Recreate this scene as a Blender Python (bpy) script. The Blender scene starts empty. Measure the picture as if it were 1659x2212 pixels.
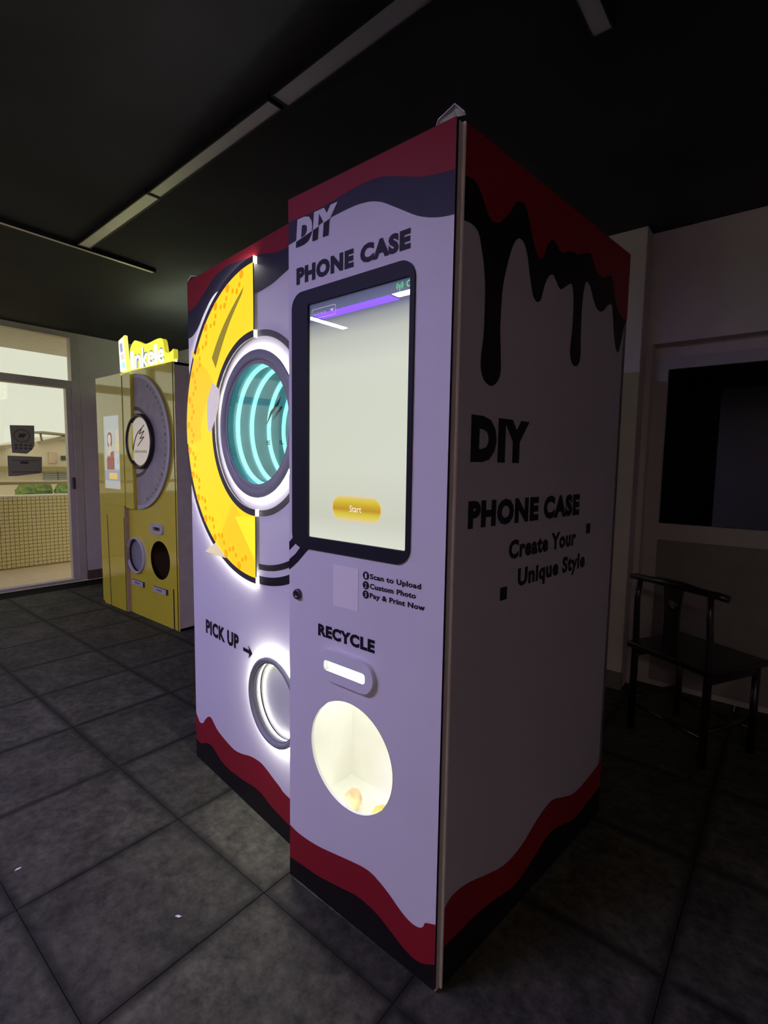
import bpy, bmesh, math, random
from mathutils import Vector, Matrix
from mathutils.geometry import tessellate_polygon
random.seed(7)
SC = bpy.context.scene
COL = SC.collection

# ------------------------------------------------------------------ camera
cd = bpy.data.cameras.new('camera'); cam = bpy.data.objects.new('camera', cd); COL.objects.link(cam)
cd.sensor_fit = 'HORIZONTAL'; cd.sensor_width = 36.0; cd.lens = 36.0 * 1092.74 / 1659.0
cd.clip_start = 0.02; cd.clip_end = 200
R = Vector((0.77616604, 0.63034958, 0.01502258)); U = Vector((-0.07040818, 0.06296987, 0.99552875)); Fw = Vector((-0.62658516, 0.77375332, -0.09325684))
m = Matrix((R, U, -Fw)).transposed().to_4x4(); m.translation = Vector((0.58903, -0.97940, 1.28186))
cam.matrix_world = m
SC.camera = cam
# ------------------------------------------------------------------ sky, exposure
w = bpy.data.worlds.new('sky'); SC.world = w; w.use_nodes = True
bg = w.node_tree.nodes['Background']; bg.inputs[0].default_value = (0.80, 0.80, 0.69, 1); bg.inputs[1].default_value = 1.12
SC.view_settings.view_transform = 'Standard'; SC.view_settings.look = 'None'
SC.view_settings.exposure = 0.0; SC.view_settings.gamma = 1.0; SC.view_settings.use_curve_mapping = False
SC.cycles.use_denoising = True
SC.cycles.max_bounces = 10; SC.cycles.diffuse_bounces = 5; SC.cycles.sample_clamp_indirect = 6.0
LAMP_WHITE = (1.0, 0.86, 1.62); LAMP_WHITE_S = 108.0
LAMP_PURPLE = (0.045, 0.0, 1.0); LAMP_PURPLE_S = 46.0
LED = (1.0, 0.97, 0.92)
SIGN_S = 40.0

# ------------------------------------------------------------------ helpers
MATS = {}
def mat(name, col, rough=0.5, metal=0.0, var=0.06, scale=14.0, bump=0.0, emit=None, es=0.0, coat=0.0, detail=4.0, spec=0.5, cior=1.5):
    if name in MATS: return MATS[name]
    M = bpy.data.materials.new(name); M.use_nodes = True; nt = M.node_tree
    b = nt.nodes['Principled BSDF']
    tc = nt.nodes.new('ShaderNodeTexCoord'); no = nt.nodes.new('ShaderNodeTexNoise')
    no.inputs['Scale'].default_value = scale; no.inputs['Detail'].default_value = detail
    nt.links.new(tc.outputs['Object'], no.inputs['Vector'])
    cr = nt.nodes.new('ShaderNodeValToRGB')
    lo = [max(0, c * (1 - var)) for c in col]; hi = [min(1, c * (1 + var)) for c in col]
    cr.color_ramp.elements[0].position = 0.3; cr.color_ramp.elements[1].position = 0.7
    cr.color_ramp.elements[0].color = (*lo, 1); cr.color_ramp.elements[1].color = (*hi, 1)
    nt.links.new(no.outputs['Fac'], cr.inputs['Fac']); nt.links.new(cr.outputs['Color'], b.inputs['Base Color'])
    b.inputs['Roughness'].default_value = rough; b.inputs['Metallic'].default_value = metal
    b.inputs['Coat Weight'].default_value = coat; b.inputs['Coat Roughness'].default_value = 0.05; b.inputs['Coat IOR'].default_value = cior
    b.inputs['Specular IOR Level'].default_value = spec
    if bump:
        bp = nt.nodes.new('ShaderNodeBump'); bp.inputs['Strength'].default_value = bump; bp.inputs['Distance'].default_value = 0.01
        nt.links.new(no.outputs['Fac'], bp.inputs['Height']); nt.links.new(bp.outputs['Normal'], b.inputs['Normal'])
    if emit:
        b.inputs['Emission Color'].default_value = (*emit, 1); b.inputs['Emission Strength'].default_value = es
    MATS[name] = M; return M

def glass(name, tint=(1, 1, 1), refl=1.0, rough=0.0):
    if name in MATS: return MATS[name]
    M = bpy.data.materials.new(name); M.use_nodes = True; nt = M.node_tree
    for n in list(nt.nodes): nt.nodes.remove(n)
    o = nt.nodes.new('ShaderNodeOutputMaterial'); mx = nt.nodes.new('ShaderNodeMixShader')
    t = nt.nodes.new('ShaderNodeBsdfTransparent'); g = nt.nodes.new('ShaderNodeBsdfGlossy'); f = nt.nodes.new('ShaderNodeFresnel')
    gm = nt.nodes.new('ShaderNodeNewGeometry'); ir = nt.nodes.new('ShaderNodeMapRange'); ir.inputs['To Min'].default_value = 1.5; ir.inputs['To Max'].default_value = 1 / 1.5
    nt.links.new(gm.outputs['Backfacing'], ir.inputs['Value']); nt.links.new(ir.outputs[0], f.inputs['IOR']); t.inputs[0].default_value = (*tint, 1)
    g.inputs[0].default_value = (refl, refl, refl, 1); g.inputs['Roughness'].default_value = rough
    nt.links.new(f.outputs[0], mx.inputs[0]); nt.links.new(t.outputs[0], mx.inputs[1]); nt.links.new(g.outputs[0], mx.inputs[2])
    nt.links.new(mx.outputs[0], o.inputs[0]); MATS[name] = M; return M

def world_frame(p): return p
class Fr:
    """a flat face frame: (u, z) on the face, d = distance proud of the face"""
    def __init__(s, kind, o=(0, 0, 0)): s.k = kind; s.o = Vector(o)
    def __call__(s, u, z, d=0.0):
        if s.k == 'front': return s.o + Vector((u, -d, z))      # face looks to -y
        if s.k == 'side': return s.o + Vector((d, u, z))        # face looks to +x
        if s.k == 'down': return s.o + Vector((u, z, -d))       # face looks to -z
        if s.k == 'up': return s.o + Vector((u, z, d))
ID = Fr('front')
class MB:
    def __init__(s, fr=ID): s.bm = bmesh.new(); s.fr = fr; s.mats = []; s.sm = False
    def mi(s, m):
        if m not in s.mats: s.mats.append(m)
        return s.mats.index(m)
    def face(s, vs, m):
        try: f = s.bm.faces.new(vs)
        except ValueError: return
        f.material_index = s.mi(m); return f
    def flat(s, loops, d, m, fr=None):
        fr = fr or s.fr
        loops = [[Vector((p[0], p[1], 0)) for p in l] for l in loops]
        tris = tessellate_polygon(loops); fl = [p for l in loops for p in l]
        vs = [s.bm.verts.new(fr(p.x, p.y, d)) for p in fl]
        for t in tris: s.face([vs[i] for i in t], m)
    def prism(s, loops, d0, d1, m, mside=None, back=True, fr=None):
        fr = fr or s.fr
        if not isinstance(loops[0][0], (tuple, list, Vector)): loops = [loops]
        ls = [[Vector((p[0], p[1], 0)) for p in l] for l in loops]
        tris = tessellate_polygon(ls); fl = [p for l in ls for p in l]
        a = [s.bm.verts.new(fr(p.x, p.y, d1)) for p in fl]; b = [s.bm.verts.new(fr(p.x, p.y, d0)) for p in fl]
        for t in tris:
            s.face([a[i] for i in t], m)
            if back: s.face([b[i] for i in reversed(t)], m)
        k = 0
        for l in ls:
            n = len(l)
            for i in range(n):
                j = (i + 1) % n
                s.face([a[k + i], a[k + j], b[k + j], b[k + i]], mside or m)
            k += n
    def box(s, x0, x1, y0, y1, z0, z1, m, bev=0.0):
        r = bmesh.ops.create_cube(s.bm, size=1.0)
        vs = r['verts']
        for v in vs: v.co = Vector(((x0 + x1) / 2 + v.co.x * (x1 - x0), (y0 + y1) / 2 + v.co.y * (y1 - y0), (z0 + z1) / 2 + v.co.z * (z1 - z0)))
        fs = set(f for v in vs for f in v.link_faces)
        for f in fs: f.material_index = s.mi(m)
        if bev:
            es = list(set(e for v in vs for e in v.link_edges))
            bmesh.ops.bevel(s.bm, geom=es, offset=bev, segments=2, affect='EDGES', profile=0.5)
    def tube(s, pts, r, m, seg=12, closed=False, caps=True, flat=1.0):
        pts = [Vector(p) for p in pts]; n = len(pts); rr = r if isinstance(r, (list, tuple)) else [r] * n
        rings = []; up = Vector((0, 0, 1)); prev = None
        for i, p in enumerate(pts):
            if closed: t = pts[(i + 1) % n] - pts[i - 1]
            else: t = pts[min(i + 1, n - 1)] - pts[max(i - 1, 0)]
            t.normalize()
            if prev is None:
                a = t.cross(up)
                if a.length < 1e-3: a = t.cross(Vector((1, 0, 0)))
            else: a = prev - t * prev.dot(t)
            a.normalize(); prev = a; b = t.cross(a)
            rings.append([s.bm.verts.new(p + (a * math.cos(q) + b * math.sin(q) * flat) * rr[i]) for q in [2 * math.pi * k / seg for k in range(seg)]])
        for i in range(n if closed else n - 1):
            A, B = rings[i], rings[(i + 1) % n]
            for k in range(seg): 
                f = s.face([A[k], A[(k + 1) % seg], B[(k + 1) % seg], B[k]], m)
                if f: f.smooth = True
        if caps and not closed: s.face(rings[0][::-1], m); s.face(rings[-1], m)
    def lathe(s, prof, c, m, seg=64, fr=None, a0=0.0, a1=2 * math.pi, close=False):
        """profile of (radius, proud distance) turned about the face normal at c"""
        fr = fr or s.fr; full = abs(a1 - a0 - 2 * math.pi) < 1e-6; n = seg if full else seg + 1
        rings = []
        for (r, d) in prof:
            rings.append([s.bm.verts.new(fr(c[0] + r * math.cos(a0 + (a1 - a0) * k / seg), c[1] + r * math.sin(a0 + (a1 - a0) * k / seg), d)) for k in range(n)])
        pr = list(zip(rings, rings[1:])) + ([(rings[-1], rings[0])] if close else [])
        for A, B in pr:
            for k in range(seg):
                j = (k + 1) % n
                f = s.face([A[k], A[j], B[j], B[k]], m)
                if f: f.smooth = True
    def build(s, name, parent=None, smooth_angle=True, keep=False):
        if not keep: bmesh.ops.recalc_face_normals(s.bm, faces=s.bm.faces[:])
        me = bpy.data.meshes.new(name); s.bm.to_mesh(me); s.bm.free()
        for m in s.mats: me.materials.append(m)
        o = bpy.data.objects.new(name, me); COL.objects.link(o)
        if parent: o.parent = parent
        return o
def empty(name, loc=(0, 0, 0), rz=0.0):
    o = bpy.data.objects.new(name, None); COL.objects.link(o); o.location = loc; o.rotation_euler = (0, 0, rz); o.empty_display_size = 0.1; return o
def tag(o, label=None, cat=None, group=None, kind=None):
    if label: o['label'] = label
    if cat: o['category'] = cat
    if group: o['group'] = group
    if kind: o['kind'] = kind
    return o
def arc(c, r, a0, a1, n=40): return [(c[0] + r * math.cos(math.radians(a0 + (a1 - a0) * k / n)), c[1] + r * math.sin(math.radians(a0 + (a1 - a0) * k / n))) for k in range(n + 1)]
def circle(c, r, n=64): return arc(c, r, 0, 360, n)[:-1]
def ring_sector(c, r0, r1, a0, a1, n=48): return arc(c, r1, a0, a1, n) + arc(c, r0, a1, a0, n)
def rrect(x0, x1, z0, z1, r, n=8):
    p = []
    for cx, cz, a in ((x1 - r, z1 - r, 0), (x0 + r, z1 - r, 90), (x0 + r, z0 + r, 180), (x1 - r, z0 + r, 270)): p += arc((cx, cz), r, a, a + 90, n)
    return p
def spline(pts, n=5):
    out = []
    P = [Vector((p[0], p[1])) for p in pts]
    for i in range(len(P) - 1):
        a, b, c, d = P[max(i - 1, 0)], P[i], P[i + 1], P[min(i + 2, len(P) - 1)]
        for k in range(n):
            t = k / n
            q = 0.5 * ((2 * b) + (c - a) * t + (2 * a - 5 * b + 4 * c - d) * t * t + (3 * b - a - 3 * c + d) * t ** 3)
            out.append((q.x, q.y))
    out.append((P[-1].x, P[-1].y)); return out
_cap = {}
def text_bm(s, bold=0.0, shear=0.0):
    cu = bpy.data.curves.new('t', 'FONT'); cu.body = s; cu.offset = bold; cu.shear = shear; cu.resolution_u = 3; cu.space_character = 1.0 + bold * 1.9
    ob = bpy.data.objects.new('t', cu); COL.objects.link(ob)
    dg = bpy.context.evaluated_depsgraph_get(); me = bpy.data.meshes.new_from_object(ob.evaluated_get(dg))
    bpy.data.objects.remove(ob); bpy.data.curves.remove(cu)
    V = [v.co.copy() for v in me.vertices]; Fc = [list(p.vertices) for p in me.polygons]; bpy.data.meshes.remove(me)
    return V, Fc
def words(text, u0, z0, width, cap, m, name, parent, fr, bold, gap=None):
    """each word of a line as its own part"""
    def wd(t):
        V, _ = text_bm(t, bold); return min(v.x for v in V), max(v.x for v in V)
    a, b = wd(text); k = width / (b - a); pre = ''
    for w_ in text.split(' '):
        p0, p1 = wd(pre + w_); q0, q1 = wd(w_)
        mb = MB(fr); put_text(mb, w_, u0 + (p1 - (q1 - q0) - a) * k, z0, (q1 - q0) * k, cap, m, 0.0008, bold=bold); mb.build(name, parent)
        pre += w_ + ' '
def put_text(mb, s, u0, z0, width, cap, m, d=0.0, bold=0.02, shear=0.0, fr=None, slope=0.0, clip=None):
    """text from u0 (left), baseline z0, total width and cap height; clip=(u1,z1,u2,z2,m2) recolours above that line"""
    fr = fr or mb.fr
    if bold not in _cap:
        V, _ = text_bm('H', bold); _cap[bold] = (min(v.y for v in V), max(v.y for v in V))
    V, Fc = text_bm(s, bold, shear)
    x0 = min(v.x for v in V); x1 = max(v.x for v in V); c0, c1 = _cap[bold]
    sx = width / (x1 - x0); sz = cap / (c1 - c0)
    tb = bmesh.new(); vs = [tb.verts.new((u0 + (v.x - x0) * sx, z0 + (v.y - c0) * sz + slope * (v.x - x0) * sx, 0)) for v in V]
    for f in Fc:
        try: tb.faces.new([vs[i] for i in f])
        except ValueError: pass
    nrm = None
    if clip:
        p = Vector((clip[0], clip[1], 0)); dr = Vector((clip[2] - clip[0], clip[3] - clip[1], 0)); nrm = Vector((-dr.y, dr.x, 0)).normalized()
        bmesh.ops.bisect_plane(tb, geom=tb.verts[:] + tb.edges[:] + tb.faces[:], plane_co=p, plane_no=nrm)
    for f in tb.faces:
        mm = m
        if clip and (f.calc_center_median() - p).dot(nrm) > 0: mm = clip[4]
        nv = [mb.bm.verts.new(fr(v.co.x, v.co.y, d)) for v in f.verts]
        mb.face(nv, mm)
    tb.free()

# ------------------------------------------------------------------ materials
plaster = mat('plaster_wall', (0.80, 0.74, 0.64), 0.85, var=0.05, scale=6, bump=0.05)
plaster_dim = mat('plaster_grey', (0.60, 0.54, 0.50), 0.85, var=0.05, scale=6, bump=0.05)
black_ceiling = mat('black_painted_ceiling', (0.022, 0.022, 0.024), 0.8, var=0.35, scale=1.6, bump=0.2)
alu = mat('grey_aluminium', (0.74, 0.68, 0.58), 0.45, metal=0.2, var=0.05)
alu_white = mat('white_window_frame', (0.42, 0.40, 0.38), 0.45, var=0.05)
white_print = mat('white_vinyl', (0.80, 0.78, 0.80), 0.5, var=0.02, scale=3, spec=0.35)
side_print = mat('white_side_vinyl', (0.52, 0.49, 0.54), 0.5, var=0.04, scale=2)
red_print = mat('red_vinyl', (0.29, 0.014, 0.024), 0.5, spec=0.25, var=0.04, scale=3)
navy_print = mat('navy_vinyl', (0.030, 0.028, 0.050), 0.5, spec=0.25, var=0.05, scale=3)
black_print = mat('black_vinyl', (0.012, 0.010, 0.010), 0.5, spec=0.2, var=0.1)
ink = mat('dark_lettering_ink', (0.014, 0.012, 0.020), 0.5, spec=0.2, var=0.1)
grey_ink = mat('grey_ring_ink', (0.065, 0.062, 0.068), 0.45, var=0.1)
metal_edge = mat('brushed_edge_trim', (0.62, 0.57, 0.54), 0.3, metal=0.7)
frame_grey = mat('brown_grey_sheet_steel', (0.26, 0.22, 0.21), 0.5, var=0.1)
dark_steel = mat('dark_steel', (0.05, 0.05, 0.055), 0.5)
bezel_grey = mat('grey_plastic_bezel', (0.30, 0.31, 0.33), 0.35, var=0.04)
white_plastic = mat('white_plastic', (0.80, 0.80, 0.82), 0.3, var=0.02)
chrome = mat('chrome', (0.6, 0.6, 0.6), 0.2, metal=1.0)
led_white = mat('led_strip_white', (1, 1, 1), 0.5, emit=LED, es=66.0)
led_soft = mat('led_side_glow', (1, 1, 1), 0.5, emit=(1, 0.96, 0.85), es=1.0)
rim_glow = mat('inner_rim_glow', (1, 1, 1), 0.5, emit=(1, 0.97, 0.9), es=1.5)  # lit look of the opening's inner wall, put in as its own emission
yellow_body = mat('yellow_gloss_sheet', (1.0, 0.86, 0.05), 0.4, var=0.03, scale=2, coat=1.0, cior=2.2)
brown_line = mat('brown_pinstripe', (0.06, 0.035, 0.015), 0.5)

# ------------------------------------------------------------------ room shell
H = 2.575; XL = -5.256; YB = 2.225; XR = 3.0; YF = -4.2
# floor slab, grey stone-look carpet tiles laid 49 cm apart
def floor_mat():
    M = bpy.data.materials.new('mottled_grey_floor_tile'); M.use_nodes = True; nt = M.node_tree; b = nt.nodes['Principled BSDF']
    geo = nt.nodes.new('ShaderNodeNewGeometry')
    oi = nt.nodes.new('ShaderNodeObjectInfo')
    n1 = nt.nodes.new('ShaderNodeTexNoise'); n1.inputs['Scale'].default_value = 5.0; n1.inputs['Detail'].default_value = 9; n1.inputs['Roughness'].default_value = 0.72
    n2 = nt.nodes.new('ShaderNodeTexNoise'); n2.inputs['Scale'].default_value = 26.0; n2.inputs['Detail'].default_value = 8; n2.inputs['Roughness'].default_value = 0.7
    nt.links.new(geo.outputs['Position'], n1.inputs['Vector']); nt.links.new(geo.outputs['Position'], n2.inputs['Vector'])
    mx = nt.nodes.new('ShaderNodeMath'); mx.operation = 'MULTIPLY'; nt.links.new(n1.outputs[0], mx.inputs[0]); nt.links.new(n2.outputs[0], mx.inputs[1])
    cr = nt.nodes.new('ShaderNodeValToRGB'); nt.links.new(mx.outputs[0], cr.inputs[0])
    cr.color_ramp.elements[0].position = 0.15; cr.color_ramp.elements[0].color = (0.024, 0.024, 0.016, 1)
    cr.color_ramp.elements[1].position = 0.41; cr.color_ramp.elements[1].color = (0.120, 0.120, 0.080, 1)
    tc = nt.nodes.new('ShaderNodeTexCoord'); sx = nt.nodes.new('ShaderNodeSeparateXYZ'); nt.links.new(tc.outputs['Object'], sx.inputs[0])
    def mth(op, a, b_=None):
        q = nt.nodes.new('ShaderNodeMath'); q.operation = op; nt.links.new(a, q.inputs[0])
        if b_ is not None:
            if isinstance(b_, float): q.inputs[1].default_value = b_
            else: nt.links.new(b_, q.inputs[1])
        return q.outputs[0]
    edge = mth('MAXIMUM', mth('ABSOLUTE', sx.outputs[0]), mth('ABSOLUTE', sx.outputs[1]))
    edge = mth('ADD', edge, mth('MULTIPLY', n1.outputs[0], 0.05))
    er = nt.nodes.new('ShaderNodeMapRange'); er.interpolation_type = 'SMOOTHSTEP'; er.inputs['From Min'].default_value = 0.238; er.inputs['From Max'].default_value = 0.272; er.inputs['To Min'].default_value = 1.0; er.inputs['To Max'].default_value = 0.30
    nt.links.new(edge, er.inputs['Value'])
    ml = nt.nodes.new('ShaderNodeMix'); ml.data_type = 'RGBA'; ml.blend_type = 'MULTIPLY'; ml.inputs['Factor'].default_value = 1.0
    nt.links.new(cr.outputs[0], ml.inputs['A']); nt.links.new(er.outputs[0], ml.inputs['B'])
    hs = nt.nodes.new('ShaderNodeHueSaturation'); nt.links.new(ml.outputs['Result'], hs.inputs['Color'])
    mr = nt.nodes.new('ShaderNodeMapRange'); mr.inputs['To Min'].default_value = 0.82; mr.inputs['To Max'].default_value = 1.15
    nt.links.new(oi.outputs['Random'], mr.inputs['Value']); nt.links.new(mr.outputs[0], hs.inputs['Value'])
    nt.links.new(hs.outputs[0], b.inputs['Base Color']); b.inputs['Roughness'].default_value = 0.75; b.inputs['Specular IOR Level'].default_value = 0.3
    bp = nt.nodes.new('ShaderNodeBump'); bp.inputs['Strength'].default_value = 0.35; bp.inputs['Distance'].default_value = 0.008
    nt.links.new(n2.outputs[0], bp.inputs['Height']); nt.links.new(bp.outputs[0], b.inputs['Normal'])
    return M
fm = floor_mat()
mb = MB(); mb.box(XL, XR, YF, YB, -0.12, -0.006, mat('dark_screed', (0.010, 0.010, 0.010), 0.9, spec=0.1)); floor = tag(mb.build('floor'), kind='structure')
TS = 0.49
mb = MB(); h = TS / 2 - 0.0010; mb.box(-h, h, -h, h, -0.006, 0.0, fm); t0 = mb.build('floor_tile', floor)
first = True
for i in range(-10, 6):
    for j in range(-8, 5):
        cx = -1.05 + (i + 0.5) * TS; cy = -0.105 + (j + 0.5) * TS
        if cx - TS / 2 < XL - 0.02 or cx + TS / 2 > XR + 0.3 or cy + TS / 2 > YB + 0.2: continue
        o = t0 if first else t0.copy()
        if not first: COL.objects.link(o); o.parent = floor
        first = False; o.location = (cx, cy, random.uniform(-0.0012, 0.0))
mb = MB(); mb.box(XL - 0.2, XR + 0.2, YF - 0.2, YB + 0.2, H, H + 0.15, black_ceiling); tag(mb.build('ceiling'), kind='structure')
# left wall: plaster beside a tall glazed opening
WY1 = 1.10
mb = MB()
mb.box(XL - 0.14, XL, 1.135, YB + 0.14, 0, H, plaster); mb.box(XL - 0.14, XL, YF, -3.2, 0, H, plaster); mb.box(XL - 0.14, XL, -3.2, 1.135, 2.53, H, plaster)
tag(mb.build('wall_left'), kind='structure')
mb = MB(); mb.box(XL, XL + 0.015, 1.185, YB, 0, 0.10, mat('brown_skirting', (0.16, 0.10, 0.06), 0.6)); tag(mb.build('baseboard_left'), kind='structure')
# window_1: frame, transom, posts, panes
mb = MB(); A = alu
x0, x1 = XL - 0.09, XL + 0.01
mb.box(x0, x1, 1.10, 1.178, 0, 2.53, A, 0.004)
mb.box(x0 + .01, x1 - .02, 1.050, 1.10, 0.03, 2.01, A, 0.004)
mb.box(x0, x1, -3.2, 1.10, 2.010, 2.088, A, 0.004); mb.box(x0, x1, -3.2, 1.10, 0, 0.032, A, 0.004); mb.box(x0, x1, -3.2, 1.10, 2.518, 2.53, A)
for yy in (-0.05, -1.15, -2.25, -3.2): mb.box(x0, x1, yy - .03, yy + .03, 0, 2.53, A, 0.004)
win = tag(mb.build('window_1'), kind='structure')
pg = glass('clear_window_glass', (0.93, 0.94, 0.90))
for (a, b) in ((-3.17, -2.28), (-2.22, -1.18), (-1.12, -0.08), (-0.02, 1.05)):
    for (z0, z1) in ((0.032, 2.01), (2.088, 2.518)):
        mb = MB(); mb.box(XL - 0.045, XL - 0.039, a, b + (0.05 if z0 > 1 and b > 1 else 0), z0, z1, pg); mb.build('pane', win)
mb = MB(); mb.box(XL + 0.0, XL + 0.03, 1.072, 1.088, 0.98, 1.10, dark_steel, 0.003); mb.build('door_handle', win)
# back wall with doorway, pilaster
mb = MB(Fr('front', (0, YB, 0)))
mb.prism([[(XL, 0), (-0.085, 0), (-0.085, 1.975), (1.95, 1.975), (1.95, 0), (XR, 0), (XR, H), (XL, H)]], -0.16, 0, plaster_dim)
tag(mb.build('wall_back'), kind='structure')
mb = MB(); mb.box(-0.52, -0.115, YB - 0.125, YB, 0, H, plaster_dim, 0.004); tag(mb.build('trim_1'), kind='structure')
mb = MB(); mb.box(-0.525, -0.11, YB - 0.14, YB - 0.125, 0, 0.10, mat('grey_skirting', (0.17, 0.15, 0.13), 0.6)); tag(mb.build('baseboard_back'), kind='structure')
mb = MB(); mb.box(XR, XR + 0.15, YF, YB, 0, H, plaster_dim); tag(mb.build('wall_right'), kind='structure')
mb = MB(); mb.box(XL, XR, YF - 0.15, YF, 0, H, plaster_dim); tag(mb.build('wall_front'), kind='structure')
# door_2: glazed door in the back wall
mb = MB(Fr('front', (0, YB + 0.075, 0)))
mb.prism([rrect(-0.085, 1.95, 0.0, 1.905, 0.001, 1), rrect(-0.012, 0.93, 0.968, 1.842, 0.004, 3), rrect(-0.012, 0.93, 0.03, 0.872, 0.004, 3), rrect(0.99, 1.9, 0.968, 1.842, 0.004, 3), rrect(0.99, 1.9, 0.03, 0.872, 0.004, 3)], -0.05, 0.0, alu_white)
mb.prism([(-0.085, 1.905), (1.95, 1.905), (1.95, 1.975), (-0.085, 1.975)], -0.05, -0.02, plaster_dim)
d2 = tag(mb.build('door_2'), kind='structure')
dg = glass('dark_door_glass', (0.30, 0.31, 0.33))
for a, b in ((-0.012, 0.93), (0.99, 1.9)):
    mb = MB(); mb.box(a, b, YB + 0.095, YB + 0.101, 0.968, 1.842, dg); mb.build('pane', d2)
    mb = MB(); mb.box(a, b, YB + 0.085, YB + 0.11, 0.03, 0.872, mat('grey_door_panel', (0.20, 0.18, 0.17), 0.6)); mb.build('lower_panel', d2)
# dark corridor behind that door
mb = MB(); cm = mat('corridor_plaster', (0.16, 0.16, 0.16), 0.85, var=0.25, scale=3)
yb = YB + 0.16
mb.box(-1.3, -1.2, yb, yb + 3, 0, 2.6, cm); mb.box(2.9, 3.0, yb, yb + 3, 0, 2.6, cm); mb.box(-1.3, 3.0, yb + 3, yb + 3.1, 0, 2.6, cm); mb.box(-1.3, 3.0, yb, yb + 3.1, 2.26, 2.7, cm); mb.box(-1.3, 3.0, yb, yb + 3.1, -0.1, -0.005, cm)
mb.box(0.75, 1.0, yb + 1.0, yb + 1.3, 0, 2.6, cm)
tag(mb.build('wall_corridor'), kind='structure')
lp = empty('ceiling_lamp', (0.25, 4.50, 2.26)); tag(lp, 'small square lit downlight seen through the dark glass door', 'lamp')
mb = MB(); mb.box(-0.07, 0.07, -0.07, 0.07, -0.03, 0, white_plastic, 0.004); mb.build('housing', lp)
mb = MB(); mb.box(-0.055, 0.055, -0.055, 0.055, -0.034, -0.03, mat('downlight_led', (1, 1, 1), emit=(0.9, 1, 1), es=10.0)); mb.build('diffuser', lp)

# ------------------------------------------------------------------ balcony and outdoors
mb = MB(); mb.box(-6.62, XL - 0.1, -4, 3.4, -0.15, -0.01, mat('pink_screed', (0.93, 0.76, 0.58), 0.8)); tag(mb.build('balcony_floor'), kind='structure')
mb = MB(); mb.box(-6.50, XL - 0.14, -4, 3.4, 2.545, 2.70, mat('white_soffit', (0.78, 0.74, 0.66), 0.8)); tag(mb.build('balcony_soffit'), kind='structure')
PX = -6.48
grout = mat('brown_grout', (0.42, 0.31, 0.13), 0.9)
mb = MB(); mb.box(PX - 0.12, PX - 0.004, -4, 3.4, -0.02, 0.838, grout); par = tag(mb.build('parapet_wall'), kind='structure')
cap = mat('white_capping', (0.95, 0.92, 0.80), 0.5)
mb = MB(); mb.box(PX - 0.14, PX + 0.012, -4, 3.4, 0.838, 0.856, cap); mb.build('capping', par)
tl = mat('tan_glazed_tile', (0.92, 0.76, 0.40), 0.35, var=0.25, scale=40)
mb = MB(); mb.box(-0.004, 0.004, -0.0195, 0.0195, -0.0185, 0.0185, tl, 0.0); tile0 = mb.build('tile', par)
first = True
for i in range(16):
    for j in range(18):
        o = tile0 if first else tile0.copy()
        if not first: COL.objects.link(o); o.parent = par
        first = False
        o.location = (PX + random.uniform(-.0008, .0008), 0.797 + 0.0452 * i, 0.073 + 0.0437 * j)
mb = MB()
for j in range(19):
    for i in list(range(-60, 0)) + list(range(16, 34)) + (list(range(16)) if j == 0 else []):
        zc = 0.073 + 0.0437 * (j - 1); yc = 0.797 + 0.0452 * i
        mb.box(PX - .004, PX + .004, yc - .0195, yc + .0195, zc - .0185, zc + .0185, tl)
tag(mb.build('tile_field', par), kind='stuff')
hr = empty('handrail', (PX, 0, 0.86)); tag(hr, 'brown balcony handrail with a pale top above the tiled parapet', 'railing')
mb = MB(); mb.box(-0.045, 0.015, -4, 3.4, 0.123, 0.152, mat('brown_rail', (0.50, 0.38, 0.16), 0.5)); mb.build('rail', hr)
mb = MB(); mb.box(-0.048, 0.018, -4, 3.4, 0.152, 0.166, cap); mb.build('rail_top', hr, )
for yy in (-3, -1.8, -.6, .6, 2.2):
    mb = MB(); mb.tube([(-0.015, yy, -0.005), (-0.015, yy, 0.125)], 0.012, mat('brown_rail', (0, 0, 0))); mb.build('post', hr)
# far houses across the yard
wallm = mat('tan_render', (0.78, 0.66, 0.48), 0.9, var=0.08, scale=0.6); roofm = mat('brown_roof_edge', (0.36, 0.30, 0.20), 0.9); eave = mat('olive_fascia', (0.33, 0.26, 0.10), 0.8)
shutter = mat('grey_roller_shutter', (0.40, 0.38, 0.33), 0.7)
b1 = empty('house', (-18, 0, -4)); tag(b1, 'tan rendered house with sloping roof line, seen behind the window notices', 'building')
fr = Fr('side', (0, 0, 4))
mb = MB(fr); mb.prism([(-6, -4), (9, -4), (9, 2.02), (5.5, 2.08), (4.75, 1.86), (4.3, 1.72), (3.9, 1.70), (3.2, 1.62), (-6, 1.5)], -4, 0, wallm); mb.build('wall', b1)
mb = MB(fr); mb.prism([(4.6, 1.84), (5.1, 1.98), (9, 2.10), (9, 1.98), (5.0, 1.90), (4.6, 1.78)], 0, 0.3, roofm); mb.prism([(-6, 1.50), (3.3, 1.62), (3.85, 1.72), (3.85, 1.62), (3.3, 1.52), (-6, 1.4)], 0, 0.3, roofm); mb.build('roof_edge', b1)
mb = MB(fr); mb.prism([(4.2, 2.13), (4.75, 2.17), (6.2, 2.08), (6.2, 2.03), (4.75, 2.10), (4.2, 2.11)], -0.4, 0.1, roofm); mb.tube([fr(4.75, 1.86, -.1), fr(4.72, 2.12, -.1)], 0.03, roofm, 6); mb.build('roof_beam', b1)
mb = MB(fr); mb.prism([(-6, 0.91), (9, 0.91), (9, 1.06), (-6, 1.05)], 0, 0.5, eave); mb.build('fascia', b1)
mb = MB(fr); mb.prism([(4.88, 1.17), (5.12, 1.17), (5.12, 1.49), (4.88, 1.52)], 0.0, 0.05, mat('faded_poster', (0.62, 0.45, 0.33), 0.8, var=0.3, scale=2)); mb.build('poster', b1)
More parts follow.
